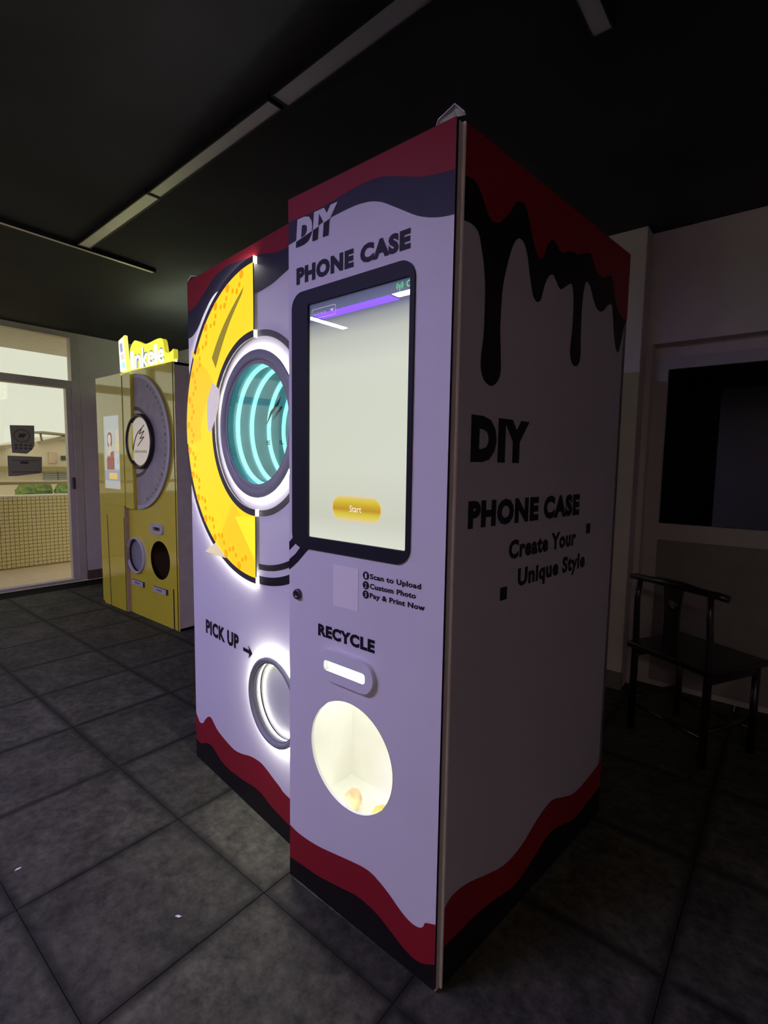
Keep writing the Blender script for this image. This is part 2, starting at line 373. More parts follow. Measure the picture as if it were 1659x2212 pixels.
mb = MB(fr); mb.prism([(5.24, 1.26), (5.36, 1.26), (5.36, 1.41), (5.24, 1.41)], 0.0, 0.06, dark_steel); mb.build('window', b1)
for k in range(3):
    mb = MB(fr)
    for q in range(5): mb.prism([(4.72 + .4 * k, .56 + q * .07), (5.09 + .4 * k, .56 + q * .07), (5.09 + .4 * k, .62 + q * .07), (4.72 + .4 * k, .62 + q * .07)], 0, 0.06 + 0.01 * (q % 2), shutter)
    mb.build('shutter', b1)
mb = MB(); mb.box(-60, -6.7, -40, 40, -4.1, -4.0, mat('yard_ground', (0.50, 0.44, 0.32), 0.9)); tag(mb.build('ground'), kind='structure')
leaf = mat('green_foliage', (0.16, 0.22, 0.06), 0.8, var=0.6, scale=3)
def bush(name, loc, r, label):
    mb = MB(); bmesh.ops.create_icosphere(mb.bm, subdivisions=3, radius=r)
    for v in mb.bm.verts:
        k = 1 + 0.22 * math.sin(v.co.x * 9 / r + v.co.y * 3) * math.cos(v.co.z * 8 / r) + random.uniform(-.09, .09); v.co *= k
    mb.mi(leaf); rt = empty(name, loc); mb.build('foliage', rt)
    mb = MB(); mb.tube([(0, 0, -4.5), (0, 0, 0)], 0.08, roofm, 6); mb.build('stem', rt); tag(rt, label, 'tree', 'treetops below the balcony')
for k, (yy, xx, rr) in enumerate(((3.15, -14.2, .20), (3.62, -14.6, .23), (4.10, -14.4, .23), (4.58, -14.2, .21))):
    bush('garden_tree', (xx, yy, 0.46 + (k % 2) * .03), rr, 'leafy green treetop between parapet capping and handrail, %s' % ('leftmost of four', 'second from left', 'third from left', 'rightmost, nearest the door frame')[k])
# notices on the window
def sheet(name, pts, label, marks):
    rt = empty(name, (XL - 0.03, 0, 0)); fr = Fr('side')
    M = bpy.data.materials.get('thin_grey_paper')
    if not M:
        M = mat('thin_grey_paper', (0.42, 0.41, 0.37), 0.9, var=0.12, scale=25)
        MATS['thin_grey_paper'] = M
        nt = M.node_tree; b = nt.nodes['Principled BSDF']; out = nt.nodes['Material Output']
        tr = nt.nodes.new('ShaderNodeBsdfTranslucent'); tr.inputs[0].default_value = (0.42, 0.40, 0.34, 1); mx = nt.nodes.new('ShaderNodeMixShader'); mx.inputs[0].default_value = 0.5
        nt.links.new(b.outputs[0], mx.inputs[1]); nt.links.new(tr.outputs[0], mx.inputs[2]); nt.links.new(mx.outputs[0], out.inputs[0])
    mb = MB(fr); mb.prism(pts, 0, 0.0006, M); mb.build('paper', rt)
    mb = MB(fr); marks(mb); mb.build('print', rt)
    tag(rt, label, 'notice')
pk = mat('notice_ink', (0.10, 0.095, 0.075), 0.9)
def mk1(mb):
    mb.flat([[(.655 + .068 * math.cos(t), 1.508 + .062 * math.sin(t)) for t in [i * math.pi / 16 for i in range(32)]], [(.655 + .061 * math.cos(t), 1.508 + .055 * math.sin(t)) for t in [i * math.pi / 16 for i in range(32)]]], 0.0012, pk)
    mb.flat([[(.62, 1.49), (.67, 1.49), (.70, 1.53), (.64, 1.53)]], 0.0012, pk)
    for r_ in range(2):
        for q in range(4): mb.flat([rrect(.59 + q * .04, .615 + q * .04, 1.41 - r_ * .03, 1.425 - r_ * .03, .004, 2)], 0.0012, pk)
sheet('window_notice', [(.561, 1.605), (.763, 1.614), (.757, 1.415), (.735, 1.375), (.69, 1.335), (.57, 1.342)], 'square grey notice with circle emblem and cut corner, upper sheet on the window', mk1)
def mk2(mb):
    mb.flat([rrect(.63, .70, 1.235, 1.262, .01, 3)], 0.0012, pk); mb.flat([[(.56, 1.272), (.79, 1.272), (.79, 1.267), (.56, 1.267)]], 0.0012, pk); mb.flat([[(.56, 1.16), (.79, 1.16), (.79, 1.153), (.56, 1.153)]], 0.0012, pk)
sheet('window_notice', [(.530, 1.314), (.817, 1.307), (.81, 1.146), (.60, 1.118), (.53, 1.116)], 'wide grey rectangular notice, lower sheet on the window', mk2)

# ------------------------------------------------------------------ ceiling strip lights
diff = mat('satin_metal_louvre', (0.82, 0.82, 0.76), 0.46, metal=0.85, var=0.03)
lampf = mat('black_lamp_frame', (0.012, 0.012, 0.012), 0.5)
lit_w = mat('lit_white_diffuser', (1, 1, 1), emit=LAMP_WHITE, es=LAMP_WHITE_S)
lit_p = mat('lit_purple_diffuser', (1, 1, 1), emit=LAMP_PURPLE, es=LAMP_PURPLE_S)
def strip(a, b, wd, dm, label, group=None, z=2.55):
    a = Vector((*a, z)); b = Vector((*b, z)); L = (b - a).length; ang = math.atan2(b.y - a.y, b.x - a.x)
    rt = empty('strip_light', a, ang)
    mb = MB(); hh = 2.573 - z
    mb.box(0, L, -wd / 2 - .006, -wd / 2, 0.0, hh, lampf); mb.box(0, L, wd / 2, wd / 2 + .006, 0.0, hh, lampf); mb.box(0, .006, -wd / 2, wd / 2, 0, hh, lampf); mb.box(L - .006, L, -wd / 2, wd / 2, 0, hh, lampf)
    mb.box(0.006, L - .006, -wd / 2, wd / 2, hh - .004, hh, lampf); mb.build('housing', rt)
    mb = MB(); mb.box(.006, L - .006, -wd / 2, wd / 2, .003, .008, dm); mb.build('diffuser', rt)
    tag(rt, label, 'lamp', group); return rt
strip((-2.815, 0.330), (-1.905, 0.301), 0.062, diff, 'unlit pale strip light nearest the window, meeting the cross strip')
strip((-1.900, 0.301), (-0.940, 0.262), 0.056, diff, 'unlit grey strip light in the middle of the long ceiling row')
strip((-0.920, 0.262), (0.30, 0.205), 0.068, diff, 'unlit dim strip light running out of the top edge of the picture')
strip((-2.835, -0.42), (-2.885, 0.795), 0.036, diff, 'narrow unlit strip light running parallel to the window wall')
strip((0.058, 0.667), (0.058, 0.27), 0.052, diff, 'very dim unlit strip light stub above the right side of the picture')
strip((-1.825, -2.0), (-0.85, -2.0), 0.09, lit_w, 'lit white strip light mirrored at the right end of the purple one in the screen', z=2.50)
strip((-2.68, -2.02), (-1.835, -2.02), 0.13, lit_p, 'lit purple ceiling strip light mirrored along the top of the screen', z=2.50)
strip((1.2, -3.9), (2.0, -3.9), 0.06, mat('added_fill_diffuser', (1, 1, 1), emit=(1.0, 0.78, 0.66), es=170.0), 'added fill strip light, unseen behind the camera, brightening machine side and back wall')  # unseen fill light, added to lift the machine side and back wall
strip((-2.745, -1.95), (-2.745, -2.42), 0.08, lit_w, 'lit white ceiling strip light mirrored at the upper left of the screen', z=2.50)

# ------------------------------------------------------------------ the near machine
RHO = 0.11188537; W = 1.3703; D = 0.927; MH = 2.0
mach = empty('phone_case_machine', (0, 0, 0), -RHO)
tag(mach, 'tall white vending machine with red and black print, lit yellow half ring and touch screen', 'vending machine')
DV = -0.57                                                     # divider between fixed front and door
bodym = frame_grey
mb = MB()
mb.box(-W, -W + .02, 0.002, D, 0.01, MH, bodym)                  # left side
mb.box(-W, 0, D - .02, D, 0.01, MH, bodym); mb.box(-W, -0.0015, 0.004, D, MH - .02, MH, bodym); mb.box(-W, -0.0015, 0.004, D, 0.0, 0.03, dark_steel)
mb.box(DV, DV + .02, 0.004, D, 0.03, MH - .02, bodym)
mb.box(-0.022, -0.0015, 0.002, D, 0.01, MH, bodym)
mb.build('cabinet', mach)
F = Fr('front')
GC = (-0.838, 1.409)                                            # centre of ring and round window
PC = (-0.728, 0.477)                                            # pick-up opening
mb = MB(F)
mb.prism([[(-W, 0.0), (DV + .02, 0.0), (DV + .02, MH), (-W, MH)], circle(GC, 0.212), circle(PC, 0.136, 48)], -0.003, 0.0, white_print)
fp = mb.build('front_panel', mach)
# printed waves on the fixed front
f_red = spline([(-1.3703, 1.880), (-1.296, 1.892), (-1.242, 1.915), (-1.199, 1.934), (-1.148, 1.959), (-1.1, 1.970), (-1.032, 1.976), (-0.974, 1.972), (-0.906, 1.966), (-0.828, 1.957), (-0.78, 1.948), (-0.721, 1.936), (-0.658, 1.933), (-0.55, 1.938)])
f_navy = spline([(-1.3703, 1.778), (-1.329, 1.782), (-1.282, 1.805), (-1.236, 1.842), (-1.184, 1.880), (-1.142, 1.900), (-1.102, 1.905), (-1.03, 1.893), (-0.93, 1.858), (-0.87, 1.843), (-0.824, 1.840), (-0.781, 1.843), (-0.739, 1.848), (-0.699, 1.857), (-0.65, 1.868), (-0.55, 1.885)])
f_bred = spline([(-1.3703, 0.20), (-1.344, 0.174), (-1.331, 0.167), (-1.304, 0.175), (-1.286, 0.194), (-1.255, 0.221), (-1.229, 0.228), (-1.205, 0.216), (-1.173, 0.197), (-1.126, 0.185), (-1.081, 0.177), (-1.029, 0.172), (-0.972, 0.182), (-0.917, 0.198), (-0.865, 0.206), (-0.827, 0.206), (-0.79, 0.197), (-0.754, 0.186), (-0.714, 0.175), (-0.68, 0.165), (-0.55, 0.160)])
f_bblk = spline([(-1.3703, 0.080), (-1.348, 0.076), (-1.321, 0.077), (-1.277, 0.098), (-1.234, 0.106), (-1.193, 0.098), (-1.145, 0.079), (-1.083, 0.072), (-1.017, 0.076), (-0.96, 0.081), (-0.906, 0.089), (-0.854, 0.093), (-0.81, 0.086), (-0.773, 0.077), (-0.655, 0.066), (-0.55, 0.066)])
R_ = DV + .02
def decal(name, pts, d, m, parent, fr=F, label=None):
    mb = MB(fr); mb.flat([pts], d, m); return tag(mb.build(name, parent), label)
decal('navy_wave_print', f_navy + [(R_, MH), (-W, MH)], 0.0006, navy_print, fp); decal('red_wave_print', f_red + [(R_, MH), (-W, MH)], 0.0012, red_print, fp)
decal('red_wave_print', f_bred + [(R_, 0), (-W, 0)], 0.0006, red_print, fp); decal('black_wave_print', f_bblk + [(R_, 0), (-W, 0)], 0.0012, black_print, fp)
# ring prints on the right half
for r0, r1, a0, a1 in ((0.289, 0.309, -90, 90), (0.475, 0.495, -90, -60), (0.517, 0.545, -90, -50)):
    decal('printed_ring', ring_sector(GC, r0, r1, a0, a1), 0.0018, grey_ink if r0 < .3 else ink, fp)
mb = MB(F); mb.flat([circle(GC, 0.289), circle(GC, 0.212)], 0.0016, white_print); mb.build('white_ring', fp)
# text
mb = MB(F)
put_text(mb, 'PICK UP', -1.259, 0.582, 0.272, 0.058, ink, 0.0008, bold=0.05)
mb.build('pick_up_lettering', fp); mb = MB(F)
mb.flat([[(-0.955, 0.590), (-0.912, 0.590), (-0.916, 0.572), (-0.888, 0.597), (-0.916, 0.622), (-0.912, 0.604), (-0.955, 0.604)]], 0.0008, ink)
mb.build('printed_arrow', fp)
# raised half ring of light
hr_ = empty('light_half_ring', (0, 0, 0)); hr_.parent = mach
mb = MB(F); mb.prism([ring_sector(GC, 0.286, 0.545, 90, 270, 72)], 0.0105, 0.0145, grey_ink); rp = mb.build('ring_plate', hr_)
mb = MB(F); mb.prism([ring_sector(GC, 0.537, 0.540, 91, 269, 72)], 0.0005, 0.0105, mat('led_outer', (1, 1, 1), emit=LED, es=45.0)); mb.build('led_strip', hr_)
mb = MB(F)
for (z0, z1) in ((0.286, 0.310), (0.522, 0.5455)):
    for sg in (1, -1):
        mb = MB(F); a, b = sorted((GC[1] + sg * z0, GC[1] + sg * z1)); mb.prism([(GC[0], a), (GC[0] + .003, a), (GC[0] + .003, b), (GC[0], b)], 0.0, 0.0145, led_soft); mb.build('lit_edge', hr_)
yfilm = mat('yellow_backlit_film', (0.6, 0.42, 0.02), 0.4, var=0.05, emit=(1.0, 0.67, 0.012), es=1.0)
yfilm2 = mat('yellow_backlit_film_double', (0.6, 0.40, 0.02), 0.4, var=0.05, emit=(1.0, 0.60, 0.012), es=0.92)
yfilm3 = mat('yellow_film_bright', (0.6, 0.42, 0.02), 0.4, var=0.05, emit=(1.0, 0.74, 0.02), es=1.08)
olive = mat('olive_gap_film', (0.2, 0.16, 0.02), 0.5, emit=(0.30, 0.24, 0.02), es=0.8)
spot = mat('orange_led_spot', (0.5, 0.2, 0.0), 0.4, emit=(1.0, 0.40, 0.005), es=0.98)
cream = mat('cream_tape', (0.7, 0.62, 0.4), 0.5, emit=(1.0, 0.85, 0.50), es=0.55)
peel = mat('white_peeled_film', (0.75, 0.73, 0.68), 0.5, var=0.25, scale=50, emit=(1.0, 0.92, 0.75), es=0.38)
mb = MB(F); mb.flat([ring_sector(GC, 0.309, 0.524, 90, 270, 72)], 0.0150, yfilm); mb.build('yellow_film', hr_)
def pol(a, r): return (GC[0] + r * math.cos(math.radians(a)), GC[1] + r * math.sin(math.radians(a)))
mb = MB(F); mb.flat([arc(GC, 0.530, 149, 186, 14) + [pol(186, .40), pol(178, .40), pol(165, .36), pol(157, .309), pol(150, .309)] + [pol(147, .42), pol(146.5, .565)]], 0.0156, yfilm2); mb.build('film_patch', hr_)
mb = MB(F); mb.flat([[pol(237, .565)] + arc(GC, 0.522, 241, 269.6, 14) + [pol(269.6, .44), pol(247, .31)] + [pol(240, .315)] + [pol(238, .45)]], 0.0156, yfilm2); mb.build('film_patch', hr_)
mb = MB(F); mb.flat([[pol(247, .35), pol(269.5, .315), pol(269.5, .46)]], 0.0162, yfilm3); mb.build('film_patch', hr_)
mb = MB(F); mb.flat([[pol(231.5, .615), pol(236.5, .520), pol(247, .525)]], 0.0170, cream); tag(mb.build('tape_corner', hr_), 'cream tape corner sticking out')
def img_wedge():
    return spline([pol(97, .465), pol(112, .425), pol(126, .405), pol(139, .395)]) + spline([pol(141, .345), pol(128, .36), pol(113, .395), pol(99, .445)])
mb = MB(F); mb.flat([img_wedge()], 0.0164, olive); mb.build('dark_gap', hr_)
mb = MB(F)
pw = spline([pol(150, .335), pol(157, .345), pol(164, .352), pol(172, .345), pol(181, .335)]) + spline([pol(183, .315), pol(176, .285), pol(166, .262), pol(157, .258), pol(150, .275)])
mb.flat([pw], 0.0178, peel); mb.flat([[pol(153, .34), pol(160, .33), pol(158, .29)]], 0.0184, peel); tag(mb.build('peeled_film', hr_), 'crinkled white peeled film')
mb = MB(F)
for k in range(30):
    a = 98 + k * 5.7
    if a > 262: break
    for r, s, off in ((0.508, 0.015, 0), (0.480, 0.0092, 2.2), (0.466, 0.0108, 4.8)):
        if r < .47 and k % 2: continue
        if r > .5 and k % 2: continue
        mb.flat([[(pol(a + off, r)[0] + s * math.cos(t), pol(a + off, r)[1] + s * math.sin(t)) for t in [i * math.pi / 6 for i in range(12)]]], 0.0172, spot)
tag(mb.build('led_spots', hr_), kind='stuff')
# round window: bezel, halo led, drum with rings
wd_ = empty('round_window', (0, 0, 0)); wd_.parent = mach
mb = MB(F); mb.lathe([(0.211, 0.0), (0.211, 0.009), (0.214, 0.013), (0.222, 0.0155), (0.240, 0.0155), (0.246, 0.013), (0.246, 0.0100), (0.2, 0.0100)], GC, bezel_grey, 96); mb.build('bezel', wd_)
mb = MB(F); mb.lathe([(0.2385, 0.0), (0.2385, 0.0095)], GC, led_white, 96); mb.build('halo_led', wd_)
teal = mat('teal_mirror_drum', (0.26, 0.42, 0.48), 0.26, metal=0.35, var=0.2, scale=9)
mb = MB(F); mb.lathe([(0.2118, 0.0), (0.2118, -0.34), (0.0, -0.34)], GC, teal, 72); mb.build('drum', wd_, keep=False)
ledc = mat('cyan_led_tube', (0.4, 1, 0.9), emit=(0.42, 0.98, 0.86), es=1.15)
for y in (0.036, 0.094, 0.168, 0.235):
    mb = MB(F); mb.tube([F(GC[0] + .204 * math.cos(t), GC[1] + .204 * math.sin(t), -y) for t in [i * math.pi / 36 for i in range(72)]], 0.0078, ledc, 8, closed=True); mb.build('neon_ring', wd_)
mb = MB(F); put_text(mb, 'E', -1.045, 1.352, 0.026, 0.016, ink, -0.16, bold=0.02); mb.build('inner_lettering', wd_); mb = MB(F); put_text(mb, 'IL', -0.955, 1.352, 0.028, 0.016, ink, -0.16, bold=0.02); mb.build('inner_lettering', wd_)
for pts in ([(-1.045, 1.43), (-1.01, 1.475), (-0.965, 1.505), (-0.945, 1.53)], [(-1.0, 1.445), (-0.97, 1.47), (-0.94, 1.49)]):
    mb = MB(F); mb.tube([F(p[0], p[1], -.16) for p in pts], [0.001, .005, .004, .001][:len(pts)], ink, 6); mb.build('inner_emblem', wd_)
mb = MB(F); mb.prism([circle(GC, 0.2115, 72)], -0.004, -0.002, glass('scuffed_window_glass', (0.90, 0.97, 0.97), rough=0.03)); mb.build('glass', wd_)
# pick-up opening
pu = empty('pick_up_ring', (0, 0, 0)); pu.parent = mach
mb = MB(F); mb.lathe([(0.1345, 0.0), (0.1345, 0.018), (0.139, 0.026), (0.147, 0.026), (0.1525, 0.021), (0.1525, 0.015), (0.13, 0.015)], PC, bezel_grey, 80); mb.build('bezel', pu)
mb = MB(F); mb.lathe([(0.1455, 0.0), (0.1455, 0.0145)], PC, led_white, 80); mb.build('halo_led', pu)
mb = MB(F); mb.lathe([(0.1345, -0.004), (0.1345, -0.014)], PC, rim_glow, 80); mb.build('inner_rim', pu)
mb = MB(F); mb.prism([circle(PC, 0.136, 64)], -0.024, -0.019, mat('grey_white_flap', (0.72, 0.75, 0.68), 0.4, var=0.04)); mb.build('flap', pu)
# side panel with drip print
S = Fr('side')
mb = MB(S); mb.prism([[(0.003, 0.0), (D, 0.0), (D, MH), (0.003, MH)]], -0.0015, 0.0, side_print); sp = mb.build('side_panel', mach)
s_red = spline([(0.003, 1.894), (0.03, 1.897), (0.048, 1.892), (0.062, 1.88), (0.077, 1.862), (0.091, 1.846), (0.108, 1.838), (0.126, 1.839), (0.143, 1.846), (0.159, 1.861), (0.182, 1.883), (0.199, 1.905), (0.217, 1.918), (0.237, 1.921), (0.25, 1.916), (0.265, 1.895), (0.281, 1.867), (0.298, 1.838), (0.317, 1.82), (0.335, 1.818), (0.349, 1.832), (0.361, 1.857), (0.382, 1.879), (0.397, 1.884), (0.414, 1.878), (0.431, 1.867), (0.447, 1.866), (0.487, 1.882), (0.521, 1.888), (0.539, 1.888), (0.574, 1.901), (0.62, 1.915), (0.642, 1.9), (0.67, 1.876), (0.696, 1.87), (0.718, 1.869), (0.753, 1.885), (0.786, 1.889), (0.809, 1.847), (0.832, 1.813), (0.866, 1.79), (0.898, 1.782), (0.927, 1.79)])
s_blk = spline([(0.003, 1.804), (0.029, 1.806), (0.051, 1.8), (0.062, 1.788), (0.071, 1.764), (0.081, 1.734), (0.089, 1.684), (0.09, 1.622), (0.088, 1.575), (0.081, 1.533), (0.083, 1.502), (0.096, 1.481), (0.119, 1.471), (0.137, 1.474), (0.157, 1.489), (0.165, 1.513), (0.162, 1.556), (0.157, 1.604), (0.158, 1.662), (0.163, 1.712), (0.178, 1.761), (0.194, 1.801), (0.211, 1.827), (0.23, 1.836), (0.25, 1.83), (0.266, 1.808), (0.279, 1.771), (0.292, 1.737), (0.304, 1.716), (0.323, 1.708), (0.341, 1.717), (0.35, 1.737), (0.362, 1.765), (0.379, 1.786), (0.398, 1.796), (0.414, 1.789), (0.432, 1.775), (0.449, 1.77), (0.472, 1.782), (0.505, 1.799), (0.519, 1.789), (0.528, 1.745), (0.527, 1.674), (0.52, 1.618), (0.532, 1.588), (0.556, 1.578), (0.578, 1.587), (0.589, 1.613), (0.585, 1.665), (0.583, 1.745), (0.588, 1.79), (0.598, 1.824), (0.611, 1.831), (0.632, 1.821), (0.655, 1.794), (0.683, 1.771), (0.715, 1.768), (0.74, 1.779), (0.765, 1.798), (0.792, 1.806), (0.807, 1.781), (0.829, 1.709), (0.859, 1.668), (0.88, 1.686), (0.906, 1.76), (0.927, 1.785)], 4)
s_bred = spline([(0.003, 0.211), (0.029, 0.225), (0.066, 0.225), (0.11, 0.216), (0.169, 0.196), (0.204, 0.185), (0.25, 0.172), (0.299, 0.167), (0.374, 0.179), (0.452, 0.212), (0.538, 0.230), (0.62, 0.204), (0.707, 0.178), (0.816, 0.184), (0.927, 0.203)])
s_bblk = spline([(0.003, 0.108), (0.066, 0.106), (0.15, 0.104), (0.24, 0.088), (0.32, 0.07), (0.40, 0.082), (0.50, 0.115), (0.56, 0.12), (0.64, 0.10), (0.72, 0.08), (0.82, 0.09), (0.927, 0.10)])
decal('black_drip_print', s_blk + [(D, MH), (0.003, MH)], 0.0006, black_print, sp, S); decal('red_wave_print', s_red + [(D, MH), (0.003, MH)], 0.0012, red_print, sp, S)
decal('red_wave_print', s_bred + [(D, 0), (0.003, 0)], 0.0006, red_print, sp, S); decal('black_wave_print', s_bblk + [(D, 0), (0.003, 0)], 0.0012, black_print, sp, S)
mb = MB(S); put_text(mb, 'DIY', 0.052, 1.291, 0.258, 0.108, ink, 0.0008, bold=0.075); mb.build('side_lettering', sp)
for wd_t, u_t, w_t in (('PHONE', 0.050, 0.328), ('CASE', 0.406, 0.228)):
    mb = MB(S); put_text(mb, wd_t, u_t, 1.135, w_t, 0.065, ink, 0.0008, bold=0.065); mb.build('side_lettering', sp)
words('Create Your', 0.232, 1.041, 0.388, 0.050, ink, 'side_lettering', sp, S, 0.05)
words('Unique Style', 0.282, 0.962, 0.412, 0.049, ink, 'side_lettering', sp, S, 0.05)
decal('printed_square', [(0.690, 1.070), (0.722, 1.070), (0.722, 1.102), (0.690, 1.102)], 0.0008, ink, sp, S); decal('printed_square', [(0.198, 0.938), (0.231, 0.938), (0.231, 0.972), (0.198, 0.972)], 0.0008, ink, sp, S)
mb = MB(); mb.box(-0.0045, 0.0012, -0.0022, 0.0025, 0.0, MH, mat('pale_edge_trim', (0.92, 0.88, 0.84), 0.5)); mb.build('edge_trim', mach)
mb = MB(); mb.box(-0.030, -0.004, -0.0172, 0.002, 0.0, MH - .002, mat('pale_steel_strip', (0.62, 0.55, 0.53), 0.6)); mb.build('hinge_strip', mach)
# protective film and base shoe
mb = MB(); mb.box(-W + .01, DV, 0.0, 0.02, -0.0, 0.004, dark_steel); mb.build('base_shoe', mach)

# ---- the door, hinged at the right front edge and standing slightly open
AL = 0.0961
mb = MB(F); DW = 0.5383
SCR = (-0.456, -0.111, 1.078, 1.707)
BC = (-0.290, 0.492)
mb.prism([[(-DW, 0.012), (0.0, 0.012), (0.0, MH), (-DW, MH)], rrect(*SCR, 0.003, 2), circle(BC, 0.1525, 56), rrect(-0.377, -0.225, 0.7185, 0.7465, 0.008, 4)], -0.008, 0.0, white_print, mside=ink)
door = mb.build('door', mach); door.location = (-0.0023, -0.0261, 0); door.rotation_euler = (0, 0, AL)
d_red = spline([(-DW, 1.941), (-0.505, 1.940), (-0.42, 1.940), (-0.346, 1.946), (-0.294, 1.951), (-0.253, 1.952), (-0.213, 1.950), (-0.183, 1.943), (-0.139, 1.928), (-0.093, 1.912), (-0.063, 1.905), (-0.03, 1.899), (0, 1.897)])
d_navy = spline([(-DW, 1.881), (-0.51, 1.885), (-0.479, 1.888), (-0.43, 1.897), (-0.391, 1.905), (-0.333, 1.909), (-0.285, 1.910), (-0.252, 1.907), (-0.228, 1.902), (-0.201, 1.892), (-0.174, 1.877), (-0.137, 1.855), (-0.101, 1.834), (-0.073, 1.822), (-0.047, 1.814), (-0.021, 1.809), (0, 1.807)])
d_bred = spline([(-DW, 0.175), (-0.506, 0.168), (-0.459, 0.167), (-0.403, 0.172), (-0.34, 0.184), (-0.285, 0.195), (-0.237, 0.203), (-0.205, 0.203), (-0.173, 0.193), (-0.143, 0.179), (-0.109, 0.159), (-0.084, 0.148), (-0.064, 0.145), (-0.046, 0.149), (-0.036, 0.158), (-0.031, 0.170), (-0.022, 0.176), (0, 0.186)])
d_bblk = spline([(-DW, 0.069), (-0.488, 0.073), (-0.419, 0.077), (-0.365, 0.086), (-0.314, 0.096), (-0.264, 0.106), (-0.222, 0.106), (-0.18, 0.098), (-0.145, 0.084), (-0.119, 0.072), (-0.094, 0.062), (-0.069, 0.056), (-0.046, 0.057), (-0.026, 0.065), (0, 0.081)])
decal('navy_wave_print', d_navy + [(0, MH), (-DW, MH)], 0.0006, navy_print, door); decal('red_wave_print', d_red + [(0, MH), (-DW, MH)], 0.0012, red_print, door)
decal('red_wave_print', d_bred + [(0, .012), (-DW, .012)], 0.0006, red_print, door); decal('black_wave_print', d_bblk + [(0, .012), (-DW, .012)], 0.0012, black_print, door)
mb = MB(F); put_text(mb, 'DIY', -0.506, 1.866, 0.160, 0.071, ink, 0.0018, bold=0.075, shear=0.10, clip=(-DW, 1.875, -0.333, 1.9115, white_print)); mb.build('door_lettering', door)
for wt_, u_, w_ in (('PHONE', -0.505, 0.215), ('CASE', -0.268, 0.154)):
    mb = MB(F); put_text(mb, wt_, u_, 1.7675, w_, 0.044, ink, 0.0008, bold=0.065); mb.build('door_lettering', door)
for k, (zc, s, wt) in enumerate(((1.0, 'Scan to Upload', 0.159), (0.975, 'Custom Photo', 0.145), (0.951, 'Pay & Print Now', 0.171))):
    mb = MB(F); mb.flat([circle((-0.2365, zc), 0.0108, 24)], 0.0008, ink); put_text(mb, str(k + 1), -0.2395, zc - .0062, 0.0062, 0.0124, white_print, 0.0014, bold=0.01)
    put_text(mb, s, -0.223, zc - .0065, wt, 0.0135, ink, 0.0008, bold=0.042); mb.build('instruction_line', door)
mb = MB(F); put_text(mb, 'RECYCLE', -0.414, 0.8035, 0.210, 0.034, ink, 0.0008, bold=0.058)
mb.build('door_lettering', door)
mb = MB(F); mb.flat([[(-DW, 1.054), (-0.526, 1.064), (-0.5215, 1.072), (-0.50, 1.07), (-0.452, 1.043), (-0.47, 1.028), (-0.50, 1.000), (-DW, 0.971)]], 0.0008, ink)
mb.flat([[(-DW, 1.028), (-0.520, 1.042), (-0.508, 1.052), (-0.490, 1.043), (-0.510, 1.022), (-DW, 1.002)]], 0.0014, white_print); mb.build('printed_ring_end', door)
# screen: bezel, display, glass
mb = MB(F); mb.prism([rrect(-0.5215, -0.0975, 1.043, 1.745, 0.042, 10), rrect(*SCR, 0.004, 2)], 0.0, 0.004, mat('dark_screen_bezel', (0.022, 0.023, 0.030), 0.5, spec=0.15)); mb.build('screen_bezel', door)
def display_mat():
    M = bpy.data.materials.new('lit_display'); M.use_nodes = True; nt = M.node_tree; b = nt.nodes['Principled BSDF']
    tc = nt.nodes.new('ShaderNodeTexCoord'); sx = nt.nodes.new('ShaderNodeSeparateXYZ'); nt.links.new(tc.outputs['Object'], sx.inputs[0])
    cr = nt.nodes.new('ShaderNodeValToRGB'); mr = nt.nodes.new('ShaderNodeMapRange'); mr.inputs['From Min'].default_value = 1.078; mr.inputs['From Max'].default_value = 1.707
    nt.links.new(sx.outputs['Z'], mr.inputs['Value']); nt.links.new(mr.outputs[0], cr.inputs[0])
    E = cr.color_ramp.elements
    E[0].position = 0.0; E[0].color = (0.71, 0.74, 0.62, 1); E[1].position = 1.0; E[1].color = (0.05, 0.065, 0.11, 1)
    for p, c in ((0.10, (0.60, 0.62, 0.50)), (0.3, (0.66, 0.69, 0.56)), (0.72, (0.64, 0.67, 0.54)), (0.84, (0.50, 0.52, 0.42)), (0.905, (0.27, 0.29, 0.26)), (0.93, (0.10, 0.11, 0.15)), (0.96, (0.10, 0.12, 0.17))):
        e = E.new(p); e.color = (*c, 1)
    nt.links.new(cr.outputs[0], b.inputs['Emission Color']); b.inputs['Emission Strength'].default_value = 1.05; b.inputs['Base Color'].default_value = (0.02, 0.02, 0.02, 1); b.inputs['Roughness'].default_value = 0.4
    return M
mb = MB(F); mb.prism([rrect(*SCR, 0.003, 2)], -0.006, -0.004, display_mat())
mb.build('display', door)
btn = bpy.data.materials.new('amber_button_graphic'); btn.use_nodes = True; nt = btn.node_tree; b = nt.nodes['Principled BSDF']
tc = nt.nodes.new('ShaderNodeTexCoord'); sx = nt.nodes.new('ShaderNodeSeparateXYZ'); nt.links.new(tc.outputs['Object'], sx.inputs[0]); mr = nt.nodes.new('ShaderNodeMapRange'); mr.inputs['From Min'].default_value = 1.138; mr.inputs['From Max'].default_value = 1.196
nt.links.new(sx.outputs['Z'], mr.inputs['Value']); cr = nt.nodes.new('ShaderNodeValToRGB'); nt.links.new(mr.outputs[0], cr.inputs[0]); EE = cr.color_ramp.elements
EE[0].color = (0.85, 0.62, 0.30, 1); EE[1].color = (0.72, 0.62, 0.22, 1)
for p, c in ((0.10, (0.75, 0.66, 0.10)), (0.28, (0.70, 0.56, 0.02)), (0.45, (0.55, 0.29, 0.0)), (0.62, (0.62, 0.40, 0.0)), (0.85, (0.72, 0.58, 0.02))):
    e = EE.new(p); e.color = (*c, 1)
